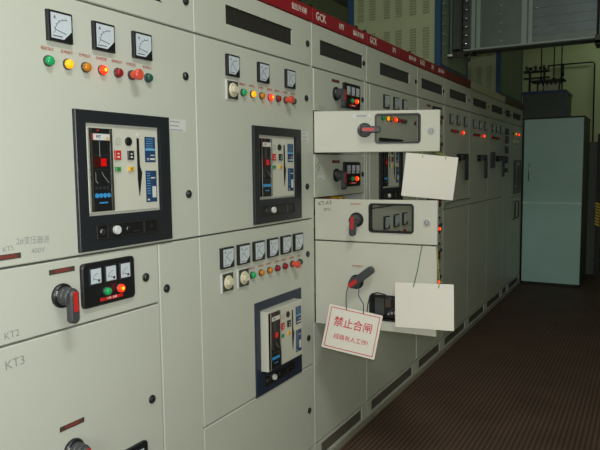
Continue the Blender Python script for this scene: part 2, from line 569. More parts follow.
# ------------------------------------------------------------------ withdrawable air circuit breaker
def breaker_meshes(bez_mat, proud):
    """returns meshes in the frame of the bezel's lower left corner"""
    yf = -0.004 if not proud else -0.038       # front of the face plate
    Wd, Hh = 0.388, 0.402
    out = []
    b = MB()
    b.plate(0, Wd, 0, Hh, -0.012 if not proud else -0.006, 0.0, bez_mat, hole=(0.036, 0.340, 0.100, 0.366), ch=0.002)
    out.append(('breaker_bezel', b.mesh('breaker_bezel')))
    y0 = -0.012 if not proud else -0.006
    b = MB()   # face plate
    b.plate(0.041, 0.335, 0.105, 0.361, yf, 0.06, PANELW, ch=0.002)
    y = yf - 0.0006
    b.disc(0.163, 0.318, 0.0125, yf - 0.002, yf, mat('pale_button', (190, 190, 180)), n=20)
    b.box(0.243, 0.251, yf - 0.002, yf, 0.336, 0.346, STICK)
    b.prism([(0.241, 0.329), (0.241, 0.20), (0.246, 0.150), (0.248, 0.150), (0.261, 0.222), (0.252, 0.245), (0.251, 0.329)][::1], yf - 0.001, yf, BLACK)
    # blue data plates
    b.box(0.276, 0.323, y - 0.0006, yf, 0.255, 0.335, BLUELAB)
    b.box(0.277, 0.322, y - 0.001, yf, 0.292, 0.298, BLUELIT)
    for k in range(5):
        b.stroke([(0.281, 0.328 - k * 0.007), (0.312, 0.328 - k * 0.007)], 0.0018, y - 0.0012, BLUELIT)
    b.text('M', 0.012, 0.288, 0.264, y - 0.001, STICK)
    b.stroke([(0.297, 0.265), (0.319, 0.265)], 0.006, y - 0.0012, STICK)
    b.stroke([(0.300, 0.277), (0.318, 0.277)], 0.003, y - 0.0012, STICK)
    b.box(0.276, 0.325, y - 0.0006, yf, 0.128, 0.228, BLUELAB)
    for k in range(9):
        b.stroke([(0.280, 0.220 - k * 0.008), (0.296, 0.220 - k * 0.008)], 0.002, y - 0.0012, BLUELIT)
    b.stroke([(0.298, 0.205), (0.318, 0.205)], 0.004, y - 0.0012, STICK)
    b.box(0.304, 0.321, y - 0.0014, yf, 0.142, 0.178, STICK)
    b.stroke([(0.281, 0.136), (0.290, 0.136)], 0.005, y - 0.0012, STICK)
    out.append(('face_plate', b.mesh('face_plate')))
    b = MB()   # electronic trip unit
    cx0, cx1, cz0, cz1 = 0.048, 0.134, 0.112, 0.352
    b.plate(cx0, cx1, cz0, cz1, yf - 0.010, yf, BLACK, ch=0.002)
    b.box(cx0, cx0 + 0.005, yf - 0.0115, yf, cz0, cz1, CHROME)
    b.box(cx1 - 0.012, cx1 - 0.004, yf - 0.0115, yf, cz0, cz1, CHROME)
    yc = yf - 0.0105
    b.box(cx0 + 0.005, cx1 - 0.013, yc - 0.0005, yf, 0.318, 0.336, STICK)
    b.box(cx0 + 0.005, cx0 + 0.010, yc - 0.0008, yf, 0.318, 0.336, REDP)
    b.text('MT', 0.013, 0.078, 0.327, yc - 0.001, BLUELAB)
    b.box(0.108, 0.116, yc - 0.0008, yf, 0.319, 0.327, YELB)
    b.box(0.074, 0.080, yc - 0.0008, yf, 0.344, 0.348, REDP)
    b.box(0.058, 0.108, yc - 0.0006, yf, 0.240, 0.268, mat('display_dark', (70, 8, 12), 0.3))
    b.box(0.084, 0.104, yc - 0.001, yf, 0.243, 0.265, DISP)
    for zz in (0.275, 0.233):
        b.stroke([(0.054, zz), (0.118, zz)], 0.0015, yc - 0.0008, STEEL)
    g = mat('pale_line', (150, 150, 150))
    b.stroke([(0.062, 0.226), (0.062, 0.200), (0.070, 0.194)], 0.0018, yc - 0.001, g)
    b.stroke([(0.085, 0.226), (0.092, 0.214), (0.104, 0.202), (0.112, 0.194)], 0.0018, yc - 0.001, g)
    b.stroke([(0.080, 0.315), (0.080, 0.270)], 0.002, yc - 0.001, g)
    for k in range(4):
        b.disc(0.064 + k * 0.014, 0.180, 0.005, yc - 0.001, yf, mat('key_dark', (48, 50, 54)), n=12)
        b.disc(0.064 + k * 0.015, 0.158, 0.0068, yc - 0.0015, yf, BLUEDOT, n=14)
    b.stroke([(0.072, 0.137), (0.104, 0.137)], 0.004, yc - 0.001, BLUEDOT)
    out.append(('trip_unit', b.mesh('trip_unit')))

    def btn(x, z, w, h, m, ink):
        q = MB()
        q.plate(-w / 2, w / 2, -h / 2, h / 2, -0.006, 0, m, ch=0.001)
        q.stroke([(-w * 0.2, -h * 0.2), (w * 0.2, -h * 0.2)], h * 0.15, -0.0064, ink)
        q.stroke([(-w * 0.15, h * 0.15), (w * 0.15, h * 0.15)], h * 0.15, -0.0064, ink)
        return ('push_button', q.mesh('push_button'), (x, yf, z))
    q = MB()
    q.disc(0, 0, 0.0135, -0.005, 0, BLACK, n=20, ch=0.001)
    out.append(('push_button', q.mesh('push_button'), (0.205, yf, 0.318)))
    out.append(btn(0.158, 0.276, 0.024, 0.028, REDP, LETTER))
    out.append(btn(0.212, 0.276, 0.024, 0.028, BLACK, LETTER))
    out.append(btn(0.157, 0.234, 0.021, 0.014, GREENB, INK))
    out.append(btn(0.211, 0.234, 0.021, 0.014, YELB, INK))
    b = MB()   # racking strip at the foot of the bezel
    b.plate(0.058, 0.314, 0.030, 0.074, y0 - 0.004, y0, IRON, hole=(0.062, 0.310, 0.034, 0.070), ch=0.0008)
    b.box(0.062, 0.310, y0 - 0.001, y0, 0.034, 0.070, BLACK)
    b.disc(0.080, 0.052, 0.010, y0 - 0.006, y0, STEEL, n=18, ch=0.002)
    b.box(0.100, 0.103, y0 - 0.003, y0, 0.034, 0.070, STEEL)
    b.disc(0.134, 0.053, 0.013, y0 - 0.012, y0, STICK, n=20, ch=0.002)
    b.disc(0.184, 0.051, 0.008, y0 - 0.004, y0, STEEL, n=16, ch=0.001)
    b.disc(0.184, 0.051, 0.005, y0 - 0.005, y0, BLACK, n=16)
    b.box(0.250, 0.256, y0 - 0.003, y0, 0.034, 0.070, STEEL)
    b.stroke([(0.205, 0.043), (0.230, 0.043)], 0.003, y0 - 0.0018, STEEL)
    b.disc(0.286, 0.052, 0.004, y0 - 0.003, y0, STEEL, n=12)
    out.append(('racking_strip', b.mesh('racking_strip')))
    return out


BRK_FLUSH = breaker_meshes(BEZEL, False)
BRK_PROUD = breaker_meshes(NAVY, True)


def breaker(parent, x, z, proud=False):
    parts = BRK_PROUD if proud else BRK_FLUSH
    bez = place('breaker_bezel', parts[0][1], parent, (x, 0, z))
    bez['label'] = 'dark frame of the circuit breaker' if not proud else 'navy frame of the protruding circuit breaker'
    for p in parts[1:]:
        place(p[0], p[1], bez, p[2] if len(p) > 2 else (0, 0, 0))
    return bez


# ------------------------------------------------------------------ switchgear cabinets
ZA, ZB, ZN, ZT = 1.972, 1.257, 2.177, 2.242      # seams: top panel, mid, name band, top
G = 0.003


def cabinet(x0, x1, label, solid=True, lower_split=None, vent=None, band=BANDRED, band_text=None, end_text=True, top_lock=True, eyes=True):
    c = thing('switchgear_cabinet', label, 'electrical cabinet', (x0, 0, 0), 'switchgear cabinets in one long row')
    w = x1 - x0
    b = MB()
    if solid:
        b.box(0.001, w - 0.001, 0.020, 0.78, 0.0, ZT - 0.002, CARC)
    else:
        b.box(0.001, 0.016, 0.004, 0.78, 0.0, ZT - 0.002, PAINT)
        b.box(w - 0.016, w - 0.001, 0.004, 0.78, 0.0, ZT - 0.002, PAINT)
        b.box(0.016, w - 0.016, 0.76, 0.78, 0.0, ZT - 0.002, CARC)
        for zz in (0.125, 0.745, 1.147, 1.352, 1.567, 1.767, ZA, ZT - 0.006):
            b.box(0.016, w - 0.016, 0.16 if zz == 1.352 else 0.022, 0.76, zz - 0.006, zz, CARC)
    b.build('carcass', c)
    v = vent or (0.08, w - 0.15)
    b = MB()
    b.plate(G / 2, w - G / 2, ZA + G, ZN - G, 0, 0.019, PAINT, hole=(v[0], v[1], 2.039, 2.110))
    top = b.build('top_panel', c)
    b = MB()
    b.box(v[0], v[1], 0.012, 0.016, 2.039, 2.110, GRILLE)
    n = int((v[1] - v[0]) / 0.016)
    for i in range(n):
        xx = v[0] + (i + 0.5) * (v[1] - v[0]) / n
        b.box(xx - 0.0025, xx + 0.0025, 0.003, 0.012, 2.039, 2.110, GRILLE)
    for zz in (2.039, 2.107):
        b.box(v[0], v[1], 0.001, 0.012, zz, zz + 0.003, GRILLE)
    b.build('vent_grille', top)
    if top_lock:
        place('lock', M_LOCK, top, (w - 0.042, 0, 2.070))
    b = MB()
    b.plate(G / 2, w - G / 2, ZN, ZT, -0.006, 0.02, band, ch=0.0015)
    if band_text:
        b.text('GCK', 0.052, 0.035, 2.210, -0.0065, LETTER, align='LEFT', sx=0.95, bold=0.0006)
        b.text(band_text, 0.040, w * 0.44, 2.210, -0.0065, LETTER, align='LEFT', bold=0.0005)
        b.text('低压开关柜', 0.030, w - 0.05, 2.209, -0.0065, LETTER, align='RIGHT', sx=0.95)
    elif end_text == 'only':
        b.text('低压开关柜', 0.030, w - 0.05, 2.209, -0.0065, LETTER, align='RIGHT', sx=0.95)
    nb = b.build('name_band', c)
    if band is BANDRUST or band is BANDCREAM or band is BANDBROWN:
        nb['label'] = {'band_rust': 'rusty brown name band', 'band_cream': 'blank cream name band', 'band_brown': 'dull brown name band'}[band.name]
    # plinth with louvre
    b = MB()
    b.plate(G / 2, w - G / 2, 0.028, 0.122, 0.0, 0.019, PAINT, hole=(0.07, w - 0.07, 0.044, 0.108), ch=0.001)
    b.box(G / 2, w - G / 2, -0.008, 0.02, 0.0, 0.026, mat('worn_plinth', (150, 146, 130), 0.6, noise=0.15, scale=12))
    pl = b.build('plinth', c)
    b = MB()
    b.box(0.07, w - 0.07, 0.012, 0.016, 0.044, 0.108, mat('dusty_slot', (84, 76, 66), 0.8))
    for i in range(6):
        zz = 0.047 + i * 0.0105
        b.box(0.07, w - 0.07, 0.004, 0.012, zz, zz + 0.003, mat('dusty_slat', (108, 100, 88), 0.7))
    b.build('plinth_grille', pl)
    # lifting eyes on the roof
    for ex in ((0.06, w - 0.06) if eyes else ()):
        q = MB()
        q.disc(ex, ZT + 0.016, 0.016, 0.03, 0.042, IRON, n=16)
        q.box(ex - 0.022, ex + 0.022, 0.02, 0.052, ZT - 0.002, ZT + 0.006, IRON)
        q.build('lifting_eye', c)
    return c


def door(parent, w0, w1, z0, z1, name='door', hole=None, m=None):
    b = MB()
    b.plate(w0, w1, z0, z1, 0.0, 0.019, m or PAINT, hole=hole)
    return b.build(name, parent)


def put(parent, me, name, x, z, y=0.0):
    return place(name, me, parent, (x, y, z))


LAMP_WORDS = ['储能指示', '合闸指示', '分闸指示', '合闸按钮', '故障指示', '分闸按钮', '电源指示']


def lamp_row(parent, xs, z, cols, label_dz=0.028, words=True):
    for x, c in zip(xs, cols):
        if c == 'B':
            put(parent, M_BUTTON, 'push_button', x, z)
        else:
            put(parent, M_LAMP[c], 'indicator_lamp', x, z)
    if words:
        b = MB()
        for i, x in enumerate(xs):
            b.text(LAMP_WORDS[i % 7], 0.0105, x, z + label_dz + 0.004, -0.0006, LETRED, th=0.0001)
        b.build('lamp_lettering', parent)


def sticker(parent, x0, x1, z0, z1, rows=3, y=0.0):
    b = MB()
    b.box(x0, x1, -0.0006, 0, z0, z1, STICK)
    for k in range(rows):
        zz = z1 - (k + 0.7) * (z1 - z0) / rows
        b.stroke([(x0 + 0.006, zz), (x0 + 0.006 + (x1 - x0 - 0.012) * random.uniform(.5, 1), zz)], 0.003, -0.0008, PENCIL)
    return b.build('paper_sticker', parent, (0, y, 0))


# ---- first cabinet (nearest): three meters, seven lamps, big breaker, isolator drawers below
X0 = 0.890
c1 = cabinet(X0, 1.748, 'nearest grey cabinet at the left edge, large breaker window and a rotary switch drawer below', vent=(0.17, 0.700), end_text=False)
l = lambda X: X - X0
d = door(c1, G / 2, 0.858 - G / 2, ZB + G, ZA - G, 'upper_door')
for X in (1.132, 1.287, 1.444):
    put(d, M_METER, 'meter', l(X), 1.843)
lamp_row(d, [l(x) for x in (1.134, 1.197, 1.259, 1.320, 1.381, 1.438, 1.509)], 1.789, 'gyaLrBd')
for z in (1.817, 1.413):
    put(d, M_LOCK, 'lock', l(1.695), z)
breaker(c1, l(1.206), 1.268)
sticker(d, l(1.604), l(1.690), 1.628, 1.668)
nameplate(d, l(0.985), 1.285, 0.075, body='变压器进线')
b = MB()   # pencil notes on the door
b.text('2#变压器进', 0.022, l(1.062), 1.318, -0.0004, PENCIL, rot=-0.05, th=0.0001, sx=0.9)
b.build('pencil_note', d)
b = MB()
b.text('KT5', 0.018, l(0.988), 1.305, -0.0004, PENCIL, rot=0.1, th=0.0001)
b.text('400V', 0.020, l(1.075), 1.290, -0.0004, PENCIL, th=0.0001)
b.build('pencil_note', d)
# drawers
d = door(c1, G / 2, l(1.530), 1.060 + G, ZB - G, 'compartment_door')
rotary(d, l(1.143), 1.157, 0.0)
p = meter_panel(d, l(1.208), 1.104)
panel_lamps(d, l(1.208), 1.104)
nameplate(d, l(1.148), 1.226)
put(d, M_LOCK, 'lock', l(1.470), 1.155)
d = door(c1, G / 2, l(1.530), 0.130, 1.060 - G, 'compartment_door')
rotary(d, l(1.158), 0.708, 0.6)
meter_panel(d, l(1.240), 0.497, h=0.13)
panel_lamps(d, l(1.240), 0.497)
nameplate(d, l(1.158), 0.783)
put(d, M_LOCK, 'lock', l(1.480), 0.748)
b = MB()
b.text('KT2', 0.026, l(0.985), 1.085, -0.0004, PENCIL, rot=0.05, th=0.0001)
b.build('pencil_note', d)
b = MB()
b.text('KT3', 0.034, l(0.990), 1.010, -0.0004, PENCIL, rot=0.05, th=0.0001)
b.build('pencil_note', d)
d = door(c1, l(1.536), 0.858 - G / 2, 0.130, ZB - G, 'cable_door')
put(d, M_LOCK, 'lock', l(1.567), 1.102)

# ---- second cabinet
X0 = 1.748
c2 = cabinet(X0, 2.614, 'grey cabinet with three meters above a breaker and six meters over a protruding breaker', vent=(0.190, 0.685), end_text='only')
d = door(c2, G / 2, 0.866 - G / 2, ZB + G, ZA - G, 'upper_door')
for X in (1.928, 2.143, 2.361):
    put(d, M_METER_MID, 'meter', l(X), 1.848)
put(d, M_SEL, 'selector_switch', l(1.963), 1.797)
lamp_row(d, [l(x) for x in (2.038, 2.105, 2.171, 2.237, 2.300, 2.365, 2.432)], 1.795, 'gyaLrBd')
for z in (1.820, 1.412):
    put(d, M_LOCK, 'lock', l(2.556), z)
breaker(c2, l(2.098), 1.270)
sticker(d, l(2.512), l(2.578), 1.622, 1.666)
d = door(c2, G / 2, 0.866 - G / 2, 0.545 + G, ZB - G, 'lower_door')
for X in (1.866, 1.976, 2.087, 2.197, 2.307, 2.416):
    put(d, M_METER_MID, 'meter', l(X), 1.121)
for X in (1.905, 2.012):
    put(d, M_SEL, 'selector_switch', l(X), 1.066)
lamp_row(d, [l(x) for x in (2.080, 2.146, 2.211, 2.274, 2.338, 2.405, 2.474)], 1.066, 'gaarrBd', 0.024)
put(d, M_LOCK, 'lock', l(2.556), 1.092)
put(d, M_LOCK, 'lock', l(2.556), 0.685)
breaker(c2, l(2.094), 0.542, proud=True)
d = door(c2, G / 2, 0.866 - G / 2, 0.130, 0.545 - G, 'bottom_door')
put(d, M_LOCK, 'lock', l(2.556), 0.325)

# ---- third cabinet: motor control compartments, three doors swung open
X0 = 2.614
c3 = cabinet(X0, 3.262, 'grey motor control cabinet with three compartment doors swung open', solid=False, vent=(0.086, 0.598), band_text='1P7')
OFF = 0.018


def compartment(parent, x0, z0, z1, note=None, lit=True, w=0.600):
    d = door(parent, x0 + 0.002, x0 + w, z0, z1, 'compartment_door')
    m = (z0 + z1) / 2
    rotary(d, x0 + 0.235, m + 0.0, 0.0)
    meter_panel(d, x0 + 0.316, m - 0.062)
    panel_lamps(d, x0 + 0.316, m - 0.062, lit=lit)
    nameplate(d, x0 + 0.235, z1 - 0.035)
    put(d, M_LOCK, 'lock', x0 + w - 0.030, m + 0.0)
    return d


d = compartment(c3, OFF, 1.768 + G, ZA - G)
b = MB(); b.text('KT1-2', 0.022, OFF + 0.085, 1.790, -0.0004, PENCIL, th=0.0001); b.build('pencil_note', d)
d = compartment(c3, OFF, 1.352 + G, 1.567 - G)
b = MB()
b.stroke([(0.045, 1.500), (0.062, 1.522), (0.072, 1.528)], 0.004, -0.0005, MARKER)
b.stroke([(0.052, 1.482), (0.068, 1.500), (0.078, 1.505)], 0.004, -0.0005, MARKER)
b.build('marker_note', d)
sticker(d, 0.055, 0.125, 1.440, 1.462, 1)
# gap strip to the right of the compartments, closed lower doors
b = MB()
b.plate(0.622, 0.648 - G / 2, 0.742, ZA - G, 0.0, 0.019, PAINT)
b.build('edge_post', c3)
door(c3, G / 2, 0.648 - G / 2, 0.130, 0.738, 'lower_door')
# things inside the open compartments: contactor trays
for (z0, z1) in ((1.575, 1.755), (1.155, 1.345), (0.75, 1.14)):
    b = MB()
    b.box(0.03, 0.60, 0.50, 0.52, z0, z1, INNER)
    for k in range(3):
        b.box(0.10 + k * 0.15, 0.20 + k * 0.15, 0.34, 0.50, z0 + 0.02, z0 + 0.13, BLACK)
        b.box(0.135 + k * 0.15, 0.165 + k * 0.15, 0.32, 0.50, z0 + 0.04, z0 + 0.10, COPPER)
    b.tube([(0.05, 0.18, z1 - 0.02), (0.2, 0.10, z1 - 0.012), (0.4, 0.12, z1 - 0.016), (0.58, 0.2, z1 - 0.02)], 0.005, ORANGE)
    b.build('contactor_tray', c3)
q = MB()   # row of brass-coloured terminals near the front of the middle compartment
for k in range(7):
    q.box(0.19 + k * 0.034, 0.218 + k * 0.034, 0.03, 0.09, 1.280 + (k % 3) * 0.006, 1.338 + (k % 2) * 0.006, (ORANGE, COPPER, HAZY)[k % 3])
q.box(0.17, 0.44, 0.028, 0.115, 1.255, 1.282, BLACK)
q.build('terminal_strip', c3)


def bezel_ring(b, x0, x1, z0, z1, y0=-0.005, t=0.009):
    o = rrect(x0 - t, x1 + t, z0 - t, z1 + t, 0.016)
    i = rrect(x0, x1, z0, z1, 0.009)
    b.ringplate(o, i, y0, 0.0215, BLACK)


def open_door(phi, z0, z1, win, rot_xz, rot_ang, key_z, long=False, name_bg=None, name_fg=None, name_xz=None, label=None, L=0.597):
    b = MB()
    b.plate(0.0, L, z0, z1, 0.0, 0.019, DOORP, hole=win)
    # folded rim behind the sheet
    for (a0, a1, c0, c1_) in ((0.004, 0.007, z0 + .004, z1 - .004), (L - 0.007, L - 0.004, z0 + .004, z1 - .004),
                              (0.007, L - .007, z0 + 0.004, z0 + 0.007), (0.007, L - .007, z1 - 0.007, z1 - 0.004)):
        b.box(a0, a1, 0.019, 0.034, c0, c1_, DOORP)
    d = b.build('open_door', c3, (0.018, 0.0, 0.0), -math.radians(phi))
    d['label'] = label
    b = MB()
    bezel_ring(b, *win)
    b.build('window_frame', d)
    rotary(d, rot_xz[0], rot_xz[1], rot_ang, long=long)
    put(d, M_KEY, 'key_lock', 0.553, key_z)
    if name_xz:
        nameplate(d, name_xz[0], name_xz[1], 0.088, 0.015, bg=name_bg, fg=name_fg)
    return d


# top open door: lever to the right
d1 = open_door(62.5, 1.570, 1.766, (0.297, 0.496, 1.618, 1.742), (0.240, 1.674), -PI / 2, 1.668,
               name_bg=STICK, name_fg=INK, name_xz=(0.228, 1.741), label='uppermost open compartment door')
# second open door: lever down
d2 = open_door(88.0, 1.153, 1.350, (0.287, 0.483, 1.208, 1.325), (0.218, 1.256), 0.06, 1.252,
               name_bg=DOORP, name_xz=(0.212, 1.328), label='middle open compartment door')
b = MB()
b.text('KT-A3', 0.026, 0.055, 1.330, -0.0004, MARKER, rot=0.12, th=0.0001)
b.text('(M1)', 0.020, 0.066, 1.300, -0.0004, MARKER, rot=0.1, th=0.0001)
b.build('marker_note', d2)
# lowest open door, double height: lever raised to the upper right
d3 = open_door(88.0, 0.741, 1.147, (0.290, 0.486, 0.798, 0.902), (0.218, 0.963), math.radians(-128), 0.94, long=True,
               name_bg=DOORP, name_xz=(0.220, 1.037), label='lowest and tallest open compartment door')
b = MB()   # black meter housing standing behind the window of the lowest door
b.box(0.283, 0.493, 0.0225, 0.070, 0.792, 0.908, BLACK)
b.box(0.300, 0.345, 0.0205, 0.024, 0.812, 0.890, mat('smoked_face', (70, 72, 70), 0.3))
b.box(0.352, 0.378, 0.0195, 0.024, 0.850, 0.892, mat('smoked_brown', (84, 70, 62), 0.3))
b.tube([(0.350, 0.018, 0.815), (0.380, 0.016, 0.84), (0.420, 0.016, 0.86), (0.47, 0.018, 0.87)], 0.004, INK)
for k in range(4):
    b.box(0.362 + k * 0.016, 0.372 + k * 0.016, 0.0185, 0.023, 0.815 + k * .003, 0.827 + k * .003, PENCIL)
b.build('meter_housing', d3)
b = MB()
b.tube([(0.283, -0.004, 0.893), (0.295, -0.012, 0.912), (0.325, -0.016, 0.922), (0.36, -0.014, 0.916), (0.395, -0.010, 0.898), (0.42, -0.004, 0.885)], 0.003, BLACK)
b.tube([(0.283, -0.004, 0.893), (0.276, -0.010, 0.86), (0.272, -0.010, 0.82), (0.278, -0.004, 0.80)], 0.0025, BLACK)
b.build('loose_cable', d3)

# ---- fourth cabinet: like the second
X0 = 3.262
c4 = cabinet(X0, 4.140, 'fourth grey cabinet with meters and a breaker partly hidden behind the open doors', vent=(0.200, 0.710), band_text='2P1')
d = door(c4, 0.048, 0.878 - G / 2, ZB + G, ZA - G, 'upper_door')
for X in (3.511, 3.677, 3.836):
    put(d, M_METER, 'meter', l(X), 1.849)
lamp_row(d, [l(x) for x in (3.500, 3.576, 3.640, 3.704, 3.765, 3.830, 3.885)], 1.790, 'gyaLrrd', words=False)
put(d, M_LOCK, 'lock', l(4.09), 1.79)
breaker(c4, l(3.444), 1.270)
d = door(c4, G / 2, 0.878 - G / 2, 0.130, ZB - G, 'lower_door')
for X in (3.519, 3.688, 3.846):
    put(d, M_METER, 'meter', l(X), 1.118)
lamp_row(d, [l(x) for x in (3.50, 3.60, 3.68, 3.78, 3.88)], 1.076, 'rrrrr', words=False)
b = MB(); b.plate(G / 2, 0.044, ZB + G, ZA - G, 0.0, 0.019, PAINT); b.build('edge_post', c4)

# ---- fifth cabinet: compartments again
X0 = 4.140
c5 = cabinet(X0, 4.788, 'grey cabinet of stacked compartments just right of the open doors', vent=(0.086, 0.590), band_text='2P2', eyes=False)
for (z0, z1) in ((1.768, ZA), (1.567, 1.768), (1.352, 1.567), (1.147, 1.352), (0.946, 1.147), (0.745, 0.946)):
    compartment(c5, OFF, z0 + G, z1 - G, lit=(z0 == 0.946))
compartment(c5, OFF, 0.53 + G, 0.745 - G)
door(c5, OFF + 0.002, 0.618, 0.130, 0.53 - G, 'lower_door')
b = MB(); b.plate(0.622, 0.648 - G / 2, 0.130, ZA - G, 0.0, 0.019, PAINT); b.build('edge_post', c5)
b = MB()
b.tube([(0.62, -0.006, 1.16), (0.66, -0.010, 1.20), (1.0, -0.008, 1.215), (1.45, -0.008, 1.21)], 0.003, STRG)
b.build('loose_cable', c5)


def bar_handle(parent, x, z0, z1, w=0.12):
    """black angled lever: a short arm on the left and a long drop on the right"""
    b = MB()
    b.disc(0, 0, 0.03, -0.03, 0, BLACK, n=20, ch=0.004)
    b.box(-0.005, w, -0.055, -0.028, -0.025, 0.030, BLACK, ch=0.003)
    b.prism(rrect(w - 0.035, w + 0.005, -(z1 - z0) + 0.03, 0.030, 0.012), -0.065, -0.040, BLACK, ch=0.004)
    b.build('lever_handle', parent, (x, 0, z1 - 0.03))


def feeder(x0, x1, meters, lamps, lit, handle, label, band, vent, group=None, mid=True):
    c = cabinet(x0, x1, label, band=band, vent=(vent[0] - x0, vent[1] - x0), eyes=False)
    w = x1 - x0
    d = door(c, G / 2, w - G / 2, 1.158 + G, ZA - G, 'upper_door')
    for X in meters:
        put(d, M_METER, 'meter', X - x0, 1.835)
    for X in lamps:
        put(d, M_LAMP['r'], 'indicator_lamp', X - x0, 1.780)
    if lit:
        put(d, M_LAMP['L'], 'indicator_lamp', lit - x0, 1.780)
    if handle:
        bar_handle(d, handle - x0, 1.38, 1.60)
    d = door(c, G / 2, w - G / 2, 0.130, 1.158 - G, 'lower_door')
    return c


feeder(4.788, 5.562, (4.921, 5.132, 5.356), (4.98, 5.06, 5.15), 5.315, 5.17,
       'sixth grey cabinet with one red lamp lit under its meters, rust-brown name band', BANDRUST, (4.922, 5.44))
feeder(5.562, 6.300, (5.676, 5.890, 6.106), (5.71, 5.79, 5.88), 6.08, 5.88,
       'seventh grey cabinet with one red lamp lit, cream name band above a black lever', BANDCREAM, (5.68, 6.218))
c8 = feeder(6.300, 7.060, (6.437, 6.640, 6.836), (6.46, 6.56, 6.66, 6.76), None, 6.68,
            'eighth grey cabinet with no lamp lit and two black handles', BANDCREAM, (6.43, 6.96))
b = MB(); b.plate(0, 0.10, 0, 0.16, -0.03, 0, BLACK, ch=0.004); b.build('switch_box', c8, (0.10, 0, 1.475))
X0 = 7.060
c9 = cabinet(X0, 7.44, 'narrow grey cabinet with a vertical column of black switches', band=BANDBROWN, vent=(0.05, 0.33), eyes=False)
d = door(c9, G / 2, 0.38 - G / 2, 0.130, ZA - G, 'door')
for z, h in ((1.835, 0.07), (1.74, 0.08), (1.63, 0.08), (1.52, 0.08), (1.42, 0.05)):
    b = MB(); b.plate(0, 0.10, 0, h, -0.025, 0, BLACK, ch=0.003); b.build('switch_box', d, (0.045, 0, z))
X0 = 7.44
c10 = cabinet(X0, 8.180, 'farthest grey cabinet, yellow and red lamps lit beside the blue-grey cabinet', band=BANDBROWN, vent=(0.10, 0.62), eyes=False)
d = door(c10, G / 2, 0.740 - G / 2, 1.125 + G, ZA - G, 'upper_door')
for x, c in ((0.11, 'd'), (0.27, 'y'), (0.45, 'L')):
    put(d, M_LAMP[c], 'indicator_lamp', x, 1.865)
for x in (0.17, 0.36):
    put(d, M_SEL, 'selector_switch', x, 1.775)
b = MB()
b.plate(0.20, 0.66, 1.16, 1.56, -0.012, 0, BEZEL, hole=(0.27, 0.58, 1.24, 1.53), ch=0.002)
b.box(0.27, 0.58, -0.004, 0, 1.24, 1.53, PANELW)
b.box(0.30, 0.36, -0.008, 0, 1.26, 1.52, BLACK)
b.box(0.42, 0.50, -0.02, 0, 1.24, 1.50, BLACK)
b.build('breaker_bezel', d)
d = door(c10, G / 2, 0.740 - G / 2, 0.130, 1.125 - G, 'lower_door')
for x in (0.18, 0.40):
    b = MB()
    b.tube([(x, -0.002, 0.86), (x, -0.03, 0.87), (x, -0.03, 1.06), (x, -0.002, 1.07)], 0.008, STEEL)
    b.build('door_pull', d)


# ------------------------------------------------------------------ hanging sign and blank cards
def plane_thing(name, label, cat, loc, rot, w, h, m, t=0.003):
    b = MB()
    b.prism(rrect(-w / 2, w / 2, -h / 2, h / 2, 0.004, 3), -t / 2, t / 2, m)
    root = thing(name, label, cat, loc)
    root.rotation_euler = rot
    o = b.build('board', root)
    return root


sg = plane_thing('warning_sign', 'white sign with red writing and red border hanging tilted by strings from a lever', 'sign',
                 (2.593, -0.212, 0.734), (-0.133, 0.179, -1.323), 0.2545, 0.208, SIGNW)
b = MB()
o_ = rrect(-0.117, 0.117, -0.094, 0.094, 0.002, 2); i_ = rrect(-0.1135, 0.1135, -0.0905, 0.0905, 0.002, 2)
b.ringplate(o_, i_, -0.0022, -0.0014, SIGNR)
b.build('red_border', sg)
b = MB()
b.text('禁止合闸', 0.050, 0.000, 0.028, -0.0017, SIGNR, sx=0.93, bold=0.0005)
b.build('lettering', sg)
b = MB()
b.text('线路有人工作!', 0.0270, 0.002, -0.040, -0.0017, SIGNR, sx=0.98, bold=0.0002)
b.build('lettering', sg)


def world_to(o, pts):
    bpy.context.view_layer.update()
    mi = o.matrix_world.inverted()
    return [tuple(mi @ Vector(p)) for p in pts]


def door_pt(phi, s, y, z):
    """point on an open door: s along it, y outward from its face"""
    a = math.radians(phi)
    return (2.632 + s * math.cos(a) - y * math.sin(a), -s * math.sin(a) - y * math.cos(a), z)


bpy.context.view_layer.update()
sm = sg.matrix_world
hL = tuple(sm @ Vector((-0.044, -0.004, 0.092))); hR = tuple(sm @ Vector((0.038, -0.004, 0.092)))
wr = [hL, door_pt(88, 0.175, 0.030, 0.880), door_pt(88, 0.180, 0.036, 0.920), door_pt(88, 0.192, 0.034, 0.955), door_pt(88, 0.205, 0.036, 0.975)]
wr2 = [hR, door_pt(88, 0.262, 0.030, 0.865), door_pt(88, 0.240, 0.036, 0.905), door_pt(88, 0.243, 0.036, 0.935), door_pt(88, 0.232, 0.034, 0.958)]
b = MB(); b.tube(world_to(sg, wr), 0.0022, STRB); b.build('string', sg)
b = MB(); b.tube(world_to(sg, wr2), 0.0022, STRB); b.build('string', sg)

ca = plane_thing('blank_card', 'blank white card hanging under the uppermost open door', 'card',
                 (2.866, -0.493, 1.451), (0.055, 0.104, -1.045), 0.248, 0.204, CARD)
cm = Matrix.LocRotScale(Vector(ca.location), ca.rotation_euler, None)
for sx_, ex in ((-0.045, 0.50), (0.065, 0.56)):
    a0 = tuple(cm @ Vector((sx_, -0.003, 0.088))); a1 = tuple(cm @ Vector((sx_, 0.002, 0.106)))
    b = MB(); b.tube(world_to(ca, [a0, a1, door_pt(62.5, ex, -0.04, 1.575), door_pt(62.5, 0.55, -0.045, 1.64)]), 0.0022, STRY)
    b.build('string', ca)

